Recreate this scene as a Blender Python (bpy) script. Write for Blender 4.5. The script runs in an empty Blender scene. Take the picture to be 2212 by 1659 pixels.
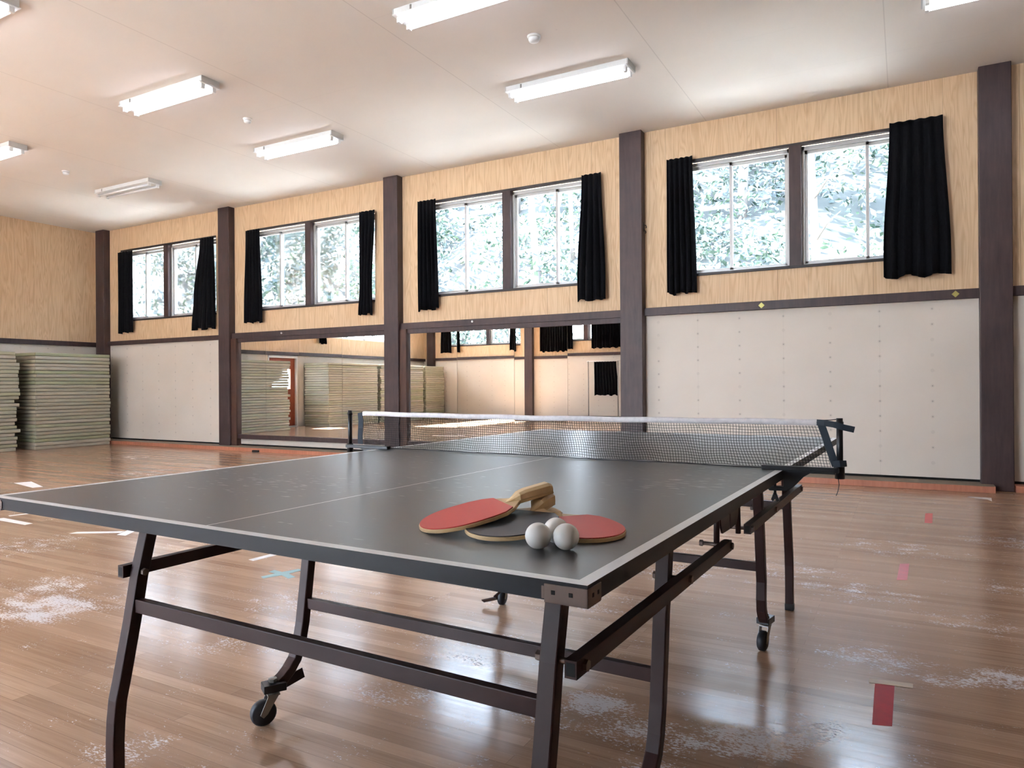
import bpy, bmesh, math, random
from mathutils import Vector, Matrix
random.seed(7)
scene = bpy.context.scene
COL = scene.collection
PI = math.pi

# ------------------------------------------------------------------ mesh builder
class MB:
    def __init__(s):
        s.v = []; s.f = []; s.m = []; s.sm = []
    def add(s, vs, fs, mat=0, smooth=False, M=None):
        o = len(s.v)
        for p in vs:
            p = Vector(p)
            s.v.append(M @ p if M is not None else p)
        for i, f in enumerate(fs):
            s.f.append([o + k for k in f])
            s.m.append(mat[i] if isinstance(mat, (list, tuple)) else mat)
            s.sm.append(smooth)
        return s
    def box(s, x0, x1, y0, y1, z0, z1, mat=0, M=None):
        vs = [(x0,y0,z0),(x1,y0,z0),(x1,y1,z0),(x0,y1,z0),(x0,y0,z1),(x1,y0,z1),(x1,y1,z1),(x0,y1,z1)]
        fs = [(0,3,2,1),(4,5,6,7),(0,1,5,4),(1,2,6,5),(2,3,7,6),(3,0,4,7)]
        return s.add(vs, fs, mat, False, M)
    def bar(s, p0, p1, w, h, side=(1,0,0), mat=0):
        p0 = Vector(p0); p1 = Vector(p1); t = (p1-p0).normalized()
        a = Vector(side); a = (a - t*a.dot(t)).normalized(); b = t.cross(a)
        vs = []
        for p in (p0, p1):
            for i, j in ((-1,-1),(1,-1),(1,1),(-1,1)):
                vs.append(p + a*(i*w/2) + b*(j*h/2))
        return s.add(vs, [(0,3,2,1),(4,5,6,7),(0,1,5,4),(1,2,6,5),(2,3,7,6),(3,0,4,7)], mat)
    def sweep(s, path, w, h, side=(1,0,0), mat=0, smooth=False):
        path = [Vector(p) for p in path]; n = len(path); vs = []
        for k, p in enumerate(path):
            t = (path[min(k+1,n-1)] - path[max(k-1,0)]).normalized()
            a = Vector(side); a = (a - t*a.dot(t)).normalized(); b = t.cross(a)
            for i, j in ((-1,-1),(1,-1),(1,1),(-1,1)):
                vs.append(p + a*(i*w/2) + b*(j*h/2))
        fs = [(3,2,1,0), tuple(4*(n-1)+k for k in range(4))]
        for k in range(n-1):
            for q in range(4):
                fs.append((4*k+q, 4*k+(q+1)%4, 4*k+4+(q+1)%4, 4*k+4+q))
        return s.add(vs, fs, mat, smooth)
    def tube(s, path, r, n=10, mat=0, smooth=True, caps=True):
        path = [Vector(p) for p in path]; m = len(path); vs = []
        rs = r if isinstance(r, (list, tuple)) else [r]*m
        ref = None
        for k, p in enumerate(path):
            t = (path[min(k+1,m-1)] - path[max(k-1,0)]).normalized()
            if ref is None:
                ref = Vector((0,0,1)) if abs(t.z) < .9 else Vector((1,0,0))
            a = (ref - t*ref.dot(t)).normalized(); b = t.cross(a); ref = a
            for i in range(n):
                an = 2*PI*i/n
                vs.append(p + (a*math.cos(an) + b*math.sin(an))*rs[k])
        fs = []
        for k in range(m-1):
            for i in range(n):
                fs.append((n*k+i, n*k+(i+1)%n, n*k+n+(i+1)%n, n*k+n+i))
        s.add(vs, fs, mat, smooth)
        if caps:
            o = len(s.v) - len(vs)
            s.f.append([o+i for i in reversed(range(n))]); s.m.append(mat); s.sm.append(False)
            s.f.append([o+n*(m-1)+i for i in range(n)]); s.m.append(mat); s.sm.append(False)
        return s
    def lathe(s, prof, n=24, M=None, mat=0, smooth=True):
        vs = []; m = len(prof)
        for r, z in prof:
            for i in range(n):
                a = 2*PI*i/n; vs.append((r*math.cos(a), r*math.sin(a), z))
        fs = []
        for k in range(m-1):
            for i in range(n):
                fs.append((n*k+i, n*k+(i+1)%n, n*k+n+(i+1)%n, n*k+n+i))
        fs.append(tuple(reversed(range(n)))); fs.append(tuple(n*(m-1)+i for i in range(n)))
        return s.add(vs, fs, mat, smooth, M)
    def prism(s, poly, h0, h1, M=None, mat=0, mside=None):
        n = len(poly)
        vs = [(x,y,h0) for x, y in poly] + [(x,y,h1) for x, y in poly]
        fs = [tuple(reversed(range(n))), tuple(range(n,2*n))] + [(i,(i+1)%n,n+(i+1)%n,n+i) for i in range(n)]
        ms = [mat, mat] + [mat if mside is None else mside]*n
        return s.add(vs, fs, ms, False, M)
    def build(s, name, mats, parent=None, bevel=0, seg=2, recalc=True):
        me = bpy.data.meshes.new(name)
        me.from_pydata([tuple(v) for v in s.v], [], s.f)
        if not isinstance(mats, (list, tuple)): mats = [mats]
        for m in mats: me.materials.append(m)
        me.polygons.foreach_set('material_index', s.m)
        me.polygons.foreach_set('use_smooth', s.sm)
        me.update()
        if recalc:
            bm = bmesh.new(); bm.from_mesh(me)
            bmesh.ops.recalc_face_normals(bm, faces=bm.faces)
            bm.to_mesh(me); bm.free()
        o = bpy.data.objects.new(name, me); COL.objects.link(o)
        if parent is not None: o.parent = parent
        if bevel:
            b = o.modifiers.new('edge', 'BEVEL'); b.width = bevel; b.segments = seg
            b.limit_method = 'ANGLE'; b.angle_limit = math.radians(40)
        return o

def tag(o, label, cat, group=None, kind=None):
    o['label'] = label; o['category'] = cat
    if group: o['group'] = group
    if kind: o['kind'] = kind
    return o
def thing(name, label, cat, loc=(0,0,0), rz=0, group=None):
    o = bpy.data.objects.new(name, None); COL.objects.link(o)
    o.empty_display_size = .05
    o.location = loc; o.rotation_euler = (0,0,rz)
    return tag(o, label, cat, group)
def struct(o, label, cat):
    return tag(o, label, cat, None, 'structure')
def copy_tree(o, parent=None):
    c = o.copy(); COL.objects.link(c); c.parent = parent
    for ch in list(o.children): copy_tree(ch, c)
    return c

# ------------------------------------------------------------------ materials
def srgb(r, g, b):
    f = lambda c: (c/255/12.92) if c/255 <= .04045 else ((c/255+.055)/1.055)**2.4
    return (f(r), f(g), f(b), 1)
class NT:
    def __init__(s, name):
        s.mat = bpy.data.materials.new(name); s.mat.use_nodes = True
        s.t = s.mat.node_tree; s.t.nodes.clear()
        s.out = s.t.nodes.new('ShaderNodeOutputMaterial')
    def n(s, typ, **kw):
        nd = s.t.nodes.new(typ)
        for k, v in kw.items():
            if k.startswith('i_'):
                key = k[2:]
                key = int(key) if key.isdigit() else key.replace('_', ' ')
                s.set(nd.inputs[key], v)
            else: setattr(nd, k, v)
        return nd
    def set(s, inp, v):
        if isinstance(v, bpy.types.NodeSocket): s.t.links.new(v, inp)
        else: inp.default_value = v
    def math(s, op, a, b=0.0, c=None, clamp=False):
        nd = s.t.nodes.new('ShaderNodeMath'); nd.operation = op; nd.use_clamp = clamp
        s.set(nd.inputs[0], a); s.set(nd.inputs[1], b)
        if c is not None: s.set(nd.inputs[2], c)
        return nd.outputs[0]
    def mix(s, fac, a, b, mode='MIX'):
        nd = s.t.nodes.new('ShaderNodeMix'); nd.data_type = 'RGBA'; nd.blend_type = mode
        s.set(nd.inputs['Factor'], fac); s.set(nd.inputs[6], a); s.set(nd.inputs[7], b)
        return nd.outputs[2]
    def ramp(s, fac, stops):
        nd = s.t.nodes.new('ShaderNodeValToRGB'); s.set(nd.inputs[0], fac)
        el = nd.color_ramp.elements
        while len(el) < len(stops): el.new(.5)
        for e, (p, c) in zip(el, stops):
            e.position = p; e.color = c if len(c) == 4 else (*c, 1)
        return nd.outputs[0]
    def pos(s):
        return s.n('ShaderNodeNewGeometry').outputs['Position']
    def obj(s):
        return s.n('ShaderNodeTexCoord').outputs['Object']
    def xyz(s, v):
        nd = s.n('ShaderNodeSeparateXYZ'); s.set(nd.inputs[0], v); return nd.outputs
    def vec(s, x, y, z):
        nd = s.n('ShaderNodeCombineXYZ')
        for i, q in enumerate((x, y, z)): s.set(nd.inputs[i], q)
        return nd.outputs[0]
    def mapv(s, v, scale=(1,1,1), rot=(0,0,0), loc=(0,0,0)):
        nd = s.n('ShaderNodeMapping'); s.set(nd.inputs[0], v)
        nd.inputs['Scale'].default_value = scale; nd.inputs['Rotation'].default_value = rot; nd.inputs['Location'].default_value = loc
        return nd.outputs[0]
    def noise(s, v, scale, detail=3, rough=.5, dist=0):
        nd = s.n('ShaderNodeTexNoise'); s.set(nd.inputs['Vector'], v)
        nd.inputs['Scale'].default_value = scale; nd.inputs['Detail'].default_value = detail
        nd.inputs['Roughness'].default_value = rough; nd.inputs['Distortion'].default_value = dist
        return nd.outputs['Fac']
    def bump(s, h, strength=.2, dist=.01):
        nd = s.n('ShaderNodeBump'); s.set(nd.inputs['Height'], h)
        nd.inputs['Strength'].default_value = strength; nd.inputs['Distance'].default_value = dist
        return nd.outputs[0]
    def principled(s, col, rough=.5, metal=0, spec=.5, normal=None, **kw):
        p = s.n('ShaderNodeBsdfPrincipled')
        s.set(p.inputs['Base Color'], col); s.set(p.inputs['Roughness'], rough)
        s.set(p.inputs['Metallic'], metal); s.set(p.inputs['Specular IOR Level'], spec)
        if normal is not None: s.set(p.inputs['Normal'], normal)
        for k, v in kw.items(): s.set(p.inputs[k.replace('_', ' ')], v)
        s.t.links.new(p.outputs[0], s.out.inputs[0])
        return s.mat

def mat_plain(name, col, rough=.5, metal=0, spec=.5, var=.12, scale=18):
    N = NT(name); v = N.obj()
    f = N.noise(v, scale, 4, .6)
    c2 = tuple(max(0, c*(1-var)) for c in col[:3]) + (1,)
    c1 = tuple(min(1, c*(1+var)) for c in col[:3]) + (1,)
    return N.principled(N.ramp(f, [(.3, c2), (.7, c1)]), N.math('ADD', rough-.04, N.math('MULTIPLY', f, .08)), metal, spec)

def mat_wood_panel():
    N = NT('wood_panel'); p = N.xyz(N.pos())
    u = N.math('ADD', p[0], p[1])
    # printed wood grain: fine vertical lines and slow cathedral figure
    g1 = N.noise(N.vec(N.math('MULTIPLY', u, 55.0), 0.0, N.math('MULTIPLY', p[2], 1.6)), 1.0, 3, .6)
    g2 = N.noise(N.vec(N.math('MULTIPLY', u, 9.0), 1.3, N.math('MULTIPLY', p[2], .9)), 1.0, 2, .5, .6)
    g2s = N.math('PINGPONG', N.math('MULTIPLY', g2, 9.0), .5)
    f = N.math('ADD', N.math('MULTIPLY', g1, .65), N.math('MULTIPLY', g2s, .55))
    col = N.ramp(f, [(.25, srgb(204,168,130)), (.5, srgb(221,189,151)), (.75, srgb(230,200,166))])
    # board joints every 0.304 m, board-to-board tone
    k = N.math('DIVIDE', N.math('ADD', u, 40.13), .304)
    wn = N.n('ShaderNodeTexWhiteNoise', noise_dimensions='1D'); N.set(wn.inputs['W'], N.math('FLOOR', k))
    col = N.mix(N.math('MULTIPLY', wn.outputs['Value'], .16), col, srgb(208,166,126))
    fr = N.math('FRACT', k)
    j = N.math('LESS_THAN', fr, .011)
    wn2 = N.n('ShaderNodeTexWhiteNoise', noise_dimensions='1D'); N.set(wn2.inputs['W'], N.math('ADD', N.math('FLOOR', k), .5))
    jf = N.math('MULTIPLY', j, N.math('ADD', N.math('MULTIPLY', wn2.outputs['Value'], .6), .15))
    col = N.mix(jf, col, srgb(110,74,44))
    return N.principled(col, .55, 0, .35, N.bump(N.math('SUBTRACT', N.math('MULTIPLY', g1, .15), j), .25, .003))

def mat_board():
    N = NT('painted_board'); P = N.pos(); p = N.xyz(P)
    u = N.math('ADD', p[0], p[1])
    base = N.ramp(N.noise(P, .9, 3, .5), [(.3, srgb(210,198,184)), (.7, srgb(220,208,195))])
    # nail heads in vertical rows, faint panel joints
    a = N.math('SUBTRACT', N.math('FRACT', N.math('DIVIDE', N.math('ADD', u, 40.2), .455)), .5)
    b = N.math('SUBTRACT', N.math('FRACT', N.math('DIVIDE', p[2], .150)), .5)
    d = N.math('ADD', N.math('POWER', N.math('MULTIPLY', a, .455), 2.0), N.math('POWER', N.math('MULTIPLY', b, .150), 2.0))
    rnd = N.noise(N.vec(N.math('FLOOR', N.math('DIVIDE', N.math('ADD', u, 40.2), .455)), 3.3, N.math('FLOOR', N.math('DIVIDE', p[2], .15))), 3.7, 0)
    nail = N.math('MULTIPLY', N.math('LESS_THAN', d, .00005), N.math('MULTIPLY', N.math('GREATER_THAN', rnd, .40), .5))
    halo = N.math('MULTIPLY', N.math('LESS_THAN', d, .0003), .1)
    jn = N.math('MULTIPLY', N.math('LESS_THAN', N.math('ABSOLUTE', N.math('MULTIPLY', N.math('SUBTRACT', N.math('FRACT', N.math('DIVIDE', N.math('ADD', u, 40.2), .91)), .25), .91)), .002), .10)
    col = N.mix(N.math('ADD', N.math('MAXIMUM', nail, halo), jn, clamp=True), base, srgb(112,100,90))
    sc = N.noise(N.mapv(P, (3,3,3)), 4, 5, .7)
    col = N.mix(N.math('MULTIPLY', N.math('GREATER_THAN', sc, .73), .12), col, srgb(150,138,126))
    return N.principled(col, .6, 0, .3)

def mat_ceiling():
    N = NT('ceiling_board'); P = N.pos(); p = N.xyz(P)
    base = N.ramp(N.noise(P, .5, 4, .55), [(.3, srgb(222,213,203)), (.7, srgb(230,222,213))])
    a = N.math('MULTIPLY', N.math('SUBTRACT', N.math('FRACT', N.math('DIVIDE', N.math('ADD', p[0], 40.28), 1.8)), .5), 1.8)
    sx = N.math('LESS_THAN', N.math('ABSOLUTE', a), .0045)
    b = N.math('MULTIPLY', N.math('SUBTRACT', N.math('FRACT', N.math('DIVIDE', N.math('ADD', p[1], 38.67), .91)), .5), .91)
    sy = N.math('LESS_THAN', N.math('ABSOLUTE', b), .003)
    fade = N.noise(P, .7, 2)
    f = N.math('ADD', N.math('MULTIPLY', sx, .26), N.math('MULTIPLY', sy, N.math('MULTIPLY', N.math('GREATER_THAN', fade, .56), .10)), clamp=True)
    sp = N.math('MULTIPLY', N.math('GREATER_THAN', N.noise(P, 9, 2, .5), .80), .12)
    col = N.mix(N.math('ADD', f, sp, clamp=True), base, srgb(150,138,128))
    return N.principled(col, .85, 0, .2)

SCUFFS = [(-3.14,1.02,.42,1.0),(-3.5,1.25,.3,.8),(-.50,1.29,.17,1.1),(-.36,1.19,.16,1.1),(-.62,1.12,.12,.9),(-.02,1.28,.17,1.15),(-.12,1.20,.13,1.0),(.13,1.42,.12,1.0),
          (.64,2.09,.17,1.0),(.26,2.1,.24,.75),(.45,2.02,.12,.8),(-1.54,.41,.16,.9),(-1.11,1.04,.22,.6),(-1.15,1.49,.3,.45),(-1.97,1.05,.2,.6),
          (.14,2.98,.32,.6),(.55,2.75,.25,.55),(-.2,3.3,.35,.5),(.3,4.1,.4,.5),(-1.0,2.3,.4,.45),(-2.2,1.6,.35,.5),(.9,3.4,.3,.6),(.9,4.6,.35,.6),
          (-.8,3.0,.4,.5),(.05,1.06,.14,1.0),(.3,1.15,.15,.9),(-.25,1.0,.15,.8),(-4.6,1.7,.45,.55),(-6,3.2,.5,.5),(-7.6,4.4,.6,.45),(-9.5,5.5,.6,.45)]
def mat_floor():
    N = NT('floor_boards'); P = N.pos(); p = N.xyz(P)
    br = N.n('ShaderNodeTexBrick'); N.set(br.inputs['Vector'], N.vec(p[0], p[1], 0.0))
    br.offset = .37; br.offset_frequency = 2; br.squash = 1
    for k, v in {'Scale':1.0,'Mortar Size':.0006,'Mortar Smooth':.1,'Bias':0,'Brick Width':1.6,'Row Height':.052}.items(): br.inputs[k].default_value = v
    br.inputs['Color1'].default_value = (0,0,0,1); br.inputs['Color2'].default_value = (1,1,1,1); br.inputs['Mortar'].default_value = (.5,.5,.5,1)
    grain = N.noise(N.vec(N.math('MULTIPLY', p[0], 2.2), N.math('MULTIPLY', p[1], 75.0), 0.0), 1.0, 4, .65, .3)
    bl = N.noise(N.vec(N.math('MULTIPLY', p[0], .8), N.math('MULTIPLY', p[1], 1.6), 2.0), 1.0, 3, .6)
    f = N.math('ADD', N.math('ADD', N.math('MULTIPLY', br.outputs['Color'], .26), .06), N.math('ADD', N.math('MULTIPLY', grain, .42), N.math('MULTIPLY', bl, .3)))
    col = N.ramp(f, [(.2, srgb(122,90,68)), (.45, srgb(163,127,100)), (.7, srgb(192,155,126)), (1.0, srgb(211,178,150))])
    col = N.mix(N.math('MULTIPLY', br.outputs['Fac'], .55), col, srgb(70,42,26))
    # worn through varnish: pale scuffs with ragged edges
    tot = N.n('ShaderNodeAttribute', attribute_name='wear').outputs['Fac']
    n1 = N.noise(N.vec(p[0], N.math('MULTIPLY', p[1], 1.6), 0.0), 6.5, 4, .65)
    n2 = N.noise(N.vec(N.math('MULTIPLY', p[0], 70.0), N.math('MULTIPLY', p[1], 130.0), 0.0), 1.0, 3, .75)
    w = N.math('ADD', N.math('MULTIPLY', tot, .56), N.math('ADD', N.math('MULTIPLY', N.math('SUBTRACT', n1, .5), 1.5), N.math('MULTIPLY', N.math('SUBTRACT', n2, .5), 2.1)))
    wear = N.math('MULTIPLY', N.math('SUBTRACT', w, .40), 6.0, clamp=True)
    soft = N.math('MULTIPLY', N.math('SUBTRACT', N.math('ADD', N.noise(N.vec(N.math('MULTIPLY', p[0], .9), N.math('MULTIPLY', p[1], 4.5), 5.0), 1.0, 4, .7), N.math('MULTIPLY', tot, .18)), .58), 2.2, clamp=True)
    col = N.mix(N.math('MULTIPLY', soft, .45), col, srgb(198,172,148))
    col = N.mix(N.math('MULTIPLY', wear, .78), col, srgb(222,216,216))
    rough = N.math('ADD', .13, N.math('ADD', N.math('MULTIPLY', grain, .10), N.math('ADD', N.math('MULTIPLY', wear, .4), N.math('MULTIPLY', soft, .10))), clamp=True)
    h = N.math('SUBTRACT', N.math('MULTIPLY', grain, .3), br.outputs['Fac'])
    wav = N.noise(N.vec(N.math('MULTIPLY', p[0], 1.5), N.math('MULTIPLY', p[1], 19.0), 0.0), 1.0, 2)
    b1 = N.n('ShaderNodeBump'); N.set(b1.inputs['Height'], wav); b1.inputs['Strength'].default_value = .12; b1.inputs['Distance'].default_value = .004
    b2 = N.n('ShaderNodeBump'); N.set(b2.inputs['Height'], h); b2.inputs['Strength'].default_value = .12; b2.inputs['Distance'].default_value = .001
    N.t.links.new(b1.outputs[0], b2.inputs['Normal'])
    return N.principled(col, rough, 0, .42, b2.outputs[0])

def mat_dark_wood(name, c0, c1, rough=.42):
    N = NT(name); P = N.pos(); p = N.xyz(P)
    g = N.noise(N.mapv(P, (30,30,3)), 1.0, 4, .6)
    s = N.noise(P, 2.2, 5, .65)
    col = N.ramp(N.math('ADD', N.math('MULTIPLY', g, .5), N.math('MULTIPLY', s, .5)), [(.35, c0), (.65, c1)])
    ch = N.math('GREATER_THAN', N.noise(P, 28, 4, .7), .74)
    col = N.mix(N.math('MULTIPLY', ch, .35), col, srgb(120,92,80))
    return N.principled(col, N.math('ADD', rough, N.math('MULTIPLY', s, .15)), 0, .45, N.bump(g, .15, .002))

def mat_table():
    N = NT('table_green'); v = N.obj()
    # short pale scratches, thicker in a few worn zones
    st = N.noise(N.mapv(v, (26,95,1), (0,0,.3)), 1.0, 1, .4)
    area = N.noise(v, 1.7, 1)
    k = N.math('MULTIPLY', N.math('SUBTRACT', N.math('ADD', st, N.math('MULTIPLY', area, .5)), .97), 12.0, clamp=True)
    col = N.mix(N.math('MULTIPLY', k, .55), srgb(72,74,76), srgb(186,186,190))
    wv = N.noise(N.mapv(v, (10,55,1)), 1.0, 3, .6)
    return N.principled(col, .33, 0, .95, N.bump(wv, .05, .002))

def mat_emit(name, col, strength):
    N = NT(name); e = N.n('ShaderNodeEmission'); e.inputs[0].default_value = col; e.inputs[1].default_value = strength
    N.t.links.new(e.outputs[0], N.out.inputs[0]); return N.mat

def mat_glass():
    N = NT('window_glass')
    t = N.n('ShaderNodeBsdfTransparent'); t.inputs[0].default_value = (.97,.99,.98,1)
    g = N.n('ShaderNodeBsdfGlossy'); g.inputs['Roughness'].default_value = .02; g.inputs[0].default_value = (1,1,1,1)
    fr = N.n('ShaderNodeFresnel'); fr.inputs[0].default_value = 1.45
    m = N.n('ShaderNodeMixShader'); N.set(m.inputs[0], N.math('MULTIPLY', fr.outputs[0], .8)); N.t.links.new(t.outputs[0], m.inputs[1]); N.t.links.new(g.outputs[0], m.inputs[2])
    N.t.links.new(m.outputs[0], N.out.inputs[0]); return N.mat

def mat_mat():
    N = NT('mat_vinyl'); P = N.pos()
    oi = N.n('ShaderNodeObjectInfo')
    col = N.ramp(oi.outputs['Random'], [(0, srgb(164,162,134)), (.35, srgb(170,164,142)), (.65, srgb(178,168,150)), (1, srgb(158,160,126))])
    n = N.noise(N.mapv(P, (2,2,14)), 2.0, 4, .6)
    col = N.mix(N.math('MULTIPLY', N.math('SUBTRACT', n, .4), .8, clamp=True), col, srgb(120,112,92))
    return N.principled(col, .45, 0, .45, N.bump(n, .15, .004))

def mat_curtain():
    N = NT('black_curtain_cloth'); v = N.obj()
    n = N.noise(N.mapv(v, (90,90,30)), 1.0, 3, .6)
    col = N.ramp(n, [(.3, (.003,.003,.004,1)), (.7, (.006,.006,.0075,1))])
    return N.principled(col, .9, 0, .12, None, Sheen_Weight=.02, Sheen_Roughness=.4)

def mat_leaf():
    N = NT('leaf_green')
    P = N.pos()
    r = N.noise(P, 3.1, 2, .7); r2 = N.noise(P, .45, 3, .6)
    col = N.ramp(N.math('ADD', N.math('MULTIPLY', r, .6), N.math('MULTIPLY', r2, .4)), [(.30, srgb(16,27,22)), (.47, srgb(31,45,37)), (.60, srgb(56,68,54)), (.74, srgb(112,114,94))])
    d = N.n('ShaderNodeBsdfDiffuse'); N.set(d.inputs[0], col)
    tr = N.n('ShaderNodeBsdfTranslucent'); N.set(tr.inputs[0], col)
    gl = N.n('ShaderNodeBsdfGlossy'); gl.inputs['Roughness'].default_value = .35
    m = N.n('ShaderNodeMixShader'); m.inputs[0].default_value = .30
    N.t.links.new(d.outputs[0], m.inputs[1]); N.t.links.new(tr.outputs[0], m.inputs[2])
    m2 = N.n('ShaderNodeMixShader'); m2.inputs[0].default_value = .06
    N.t.links.new(m.outputs[0], m2.inputs[1]); N.t.links.new(gl.outputs[0], m2.inputs[2])
    N.t.links.new(m2.outputs[0], N.out.inputs[0]); return N.mat

def mat_pimple(name, base, dot):
    N = NT(name); v = N.obj(); p = N.xyz(v)
    s = .0021
    row = N.math('FLOOR', N.math('DIVIDE', p[1], s*.87))
    off = N.math('MULTIPLY', N.math('MODULO', row, 2.0), .5)
    a = N.math('SUBTRACT', N.math('FRACT', N.math('ADD', N.math('DIVIDE', N.math('ADD', p[0], 5.0), s), off)), .5)
    b = N.math('SUBTRACT', N.math('FRACT', N.math('DIVIDE', p[1], s*.87)), .5)
    d = N.math('ADD', N.math('MULTIPLY', a, a), N.math('MULTIPLY', b, b))
    k = N.math('LESS_THAN', d, .11)
    return N.principled(N.mix(k, base, dot), .5, 0, .4, N.bump(k, .4, .0008))

M = {}
M['panel'] = mat_wood_panel(); M['board'] = mat_board(); M['ceil'] = mat_ceiling(); M['floor'] = mat_floor()
M['beam'] = mat_dark_wood('dark_stained_wood', srgb(52,38,38), srgb(76,57,55))
M['jamb'] = mat_dark_wood('brown_stained_wood', srgb(62,38,30), srgb(88,58,44))
M['kick'] = mat_dark_wood('red_brown_batten', srgb(170,104,78), srgb(192,128,100), .38)
M['ledge'] = mat_plain('dusty_ledge', srgb(128,112,94), .6)
M['gap'] = mat_plain('dark_gap', (.008,.007,.006,1), .8)
M['table'] = mat_table()
M['line'] = mat_plain('white_line_paint', srgb(238,238,238), .35, var=.04)
M['edge'] = mat_plain('dark_edge_paint', srgb(27,26,31), .45, 0, .3)
M['metal'] = mat_plain('brown_painted_steel', srgb(55,34,31), .42, 0, .28, .18, 9)
M['black'] = mat_plain('black_plastic', srgb(20,20,23), .38)
M['rubberw'] = mat_plain('caster_rubber', srgb(36,36,40), .5)
M['zinc'] = mat_plain('zinc_steel', srgb(150,145,138), .35, .8)
M['bracket'] = mat_plain('worn_bronze_bracket', srgb(112,96,88), .42, .55)
M['alu'] = mat_plain('pale_aluminium', srgb(196,194,190), .42, .25, var=.04)
M['darkrail'] = mat_plain('dark_rail', srgb(48,40,38), .5)
M['white'] = mat_plain('white_enamel', srgb(228,226,222), .4, var=.03)
M['tube'] = mat_emit('lit_tube', (.88,.93,1.10,1), 6.0)
M['tubeoff'] = mat_plain('unlit_tube', srgb(236,236,236), .25, var=.02)
M['glass'] = mat_glass()
M['mat'] = mat_mat(); M['curtain'] = mat_curtain(); M['leaf'] = mat_leaf()
N_ = NT('mirror_silver'); M['mirror'] = N_.principled((.90,.92,.91,1), 0.0, 1.0)
M['net'] = mat_plain('net_cord', srgb(26,28,27), .85)
M['band'] = mat_plain('white_net_tape', srgb(216,208,206), .8, var=.12, scale=60)
M['strap'] = mat_plain('dark_net_strap', srgb(38,46,54), .75)
M['wood'] = mat_dark_wood('pale_hinoki_wood', srgb(214,178,128), srgb(228,198,152), .4)
M['cork'] = mat_plain('cut_wood_end', srgb(110,76,52), .6)
M['red'] = mat_pimple('red_rubber', srgb(196,70,58), srgb(216,96,80))
M['reds'] = mat_plain('red_rubber_fine', srgb(206,74,62), .5, var=.06, scale=900)
M['blackr'] = mat_plain('black_rubber', srgb(56,56,58), .42, var=.2, scale=40)
M['ball'] = mat_plain('white_celluloid', srgb(232,228,222), .35, var=.02)
M['ink'] = mat_plain('grey_ink', srgb(140,142,150), .5)
M['tape_red'] = mat_plain('red_floor_tape', srgb(186,40,44), .6, 0, .2)
M['tape_pale'] = mat_plain('pale_red_floor_tape', srgb(206,92,88), .45)
M['tape_mask'] = mat_plain('masking_tape', srgb(196,164,122), .5)
M['tape_white'] = mat_plain('white_floor_tape', srgb(232,222,214), .5)
M['tape_blue'] = mat_plain('blue_floor_tape', srgb(148,176,172), .5)
M['brass'] = mat_plain('brass_plate', srgb(176,166,96), .4, .5)
M['grass'] = mat_plain('hill_soil', srgb(30,32,24), .9, var=.4, scale=2)
M['gravel'] = mat_plain('pale_gravel', srgb(218,212,200), .9, var=.1, scale=30)
M['bark'] = mat_plain('pale_bark', srgb(72,68,64), .85, var=.25, scale=5)
M['door'] = mat_dark_wood('red_brown_door_wood', srgb(128,60,38), srgb(150,76,50), .4)
M['roofing'] = mat_plain('roof_sheet', srgb(120,118,116), .7)

# ------------------------------------------------------------------ room constants
YW, YF, XL, XR, H = 7.22, -3.6, -13.1, 4.72, 3.95
PX = [(-12.92,-12.665),(-9.53,-9.27),(-6.08,-5.83),(-2.57,-2.30),(.965,1.22),(4.47,4.72)]
BAYC = [-11.02,-7.63,-4.15,-.655]         # window mullion centres, bay by bay
WZ0, WZ1, WH = 2.25, 3.545, 1.30           # window bottom, top, half width

# ------------------------------------------------------------------ floor, ceiling, walls
fl = MB(); fx = [XL-.2+.075*k for k in range(int((XR-XL+.4)/.075)+2)]; fy = [YF-.2+.075*k for k in range(int((YW-YF+.4)/.075)+2)]
fl.add([(x, y, 0) for y in fy for x in fx], [(j*len(fx)+i, j*len(fx)+i+1, (j+1)*len(fx)+i+1, (j+1)*len(fx)+i) for j in range(len(fy)-1) for i in range(len(fx)-1)])
nw = len(fl.v); fl.box(fx[0], fx[-1], fy[0], fy[-1], -.12, -.002)
flo = fl.build('floor', M['floor'], recalc=False); at = flo.data.attributes.new('wear', 'FLOAT', 'POINT')
at.data.foreach_set('value', [max([0]+[max(0, 1-((v.x-x)**2+1.6*(v.y-y)**2)/(r*r))*a for x, y, r, a in SCUFFS]) if k < nw else 0 for k, v in enumerate(fl.v)])
struct(flo, 'worn glossy wooden strip floor of the hall', 'floor')
c = MB().box(XL-.2, XR+.2, YF-.2, YW+.2, H, H+.12).build('ceiling', M['ceil'])
struct(c, 'pale flat board ceiling with thin joints', 'ceiling')
struct(MB().box(XL-.7, XR+.7, YF-.45, YW+.45, H+.14, H+.3).build('roof', M['roofing']), 'flat roof over the hall', 'roof')

def wall_x(name, y0, y1, holes, label, zb=0.085, front=None, doors=()):
    """wall running along X between XL and XR with window holes [(x0,x1,z0,z1)]"""
    b = MB(); x = XL-.2
    for (a, c_, z0, z1) in sorted(holes):
        if a > x: b.box(x, a, y0, y1, 1.85, H+.02, 0)
        b.box(a, c_, y0, y1, 1.85, z0, 0); b.box(a, c_, y0, y1, z1, H+.02, 0)
        x = c_
    b.box(x, XR+.2, y0, y1, 1.85, H+.02, 0)
    xs = [XL-.2] + [v for d in sorted(doors) for v in d] + [XR+.2]
    for x0, x1 in zip(xs[0::2], xs[1::2]):
        b.box(x0, x1, y0, y1, zb, 1.85, 1)
        if front is not None:
            e = .03
            b.box(x0, x1, y0+(e if front > 0 else 0), y1-(0 if front > 0 else e), 0, zb, 2)
    return struct(b.build(name, [M['panel'], M['board'], M['gap']], recalc=False), label, 'wall')
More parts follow.
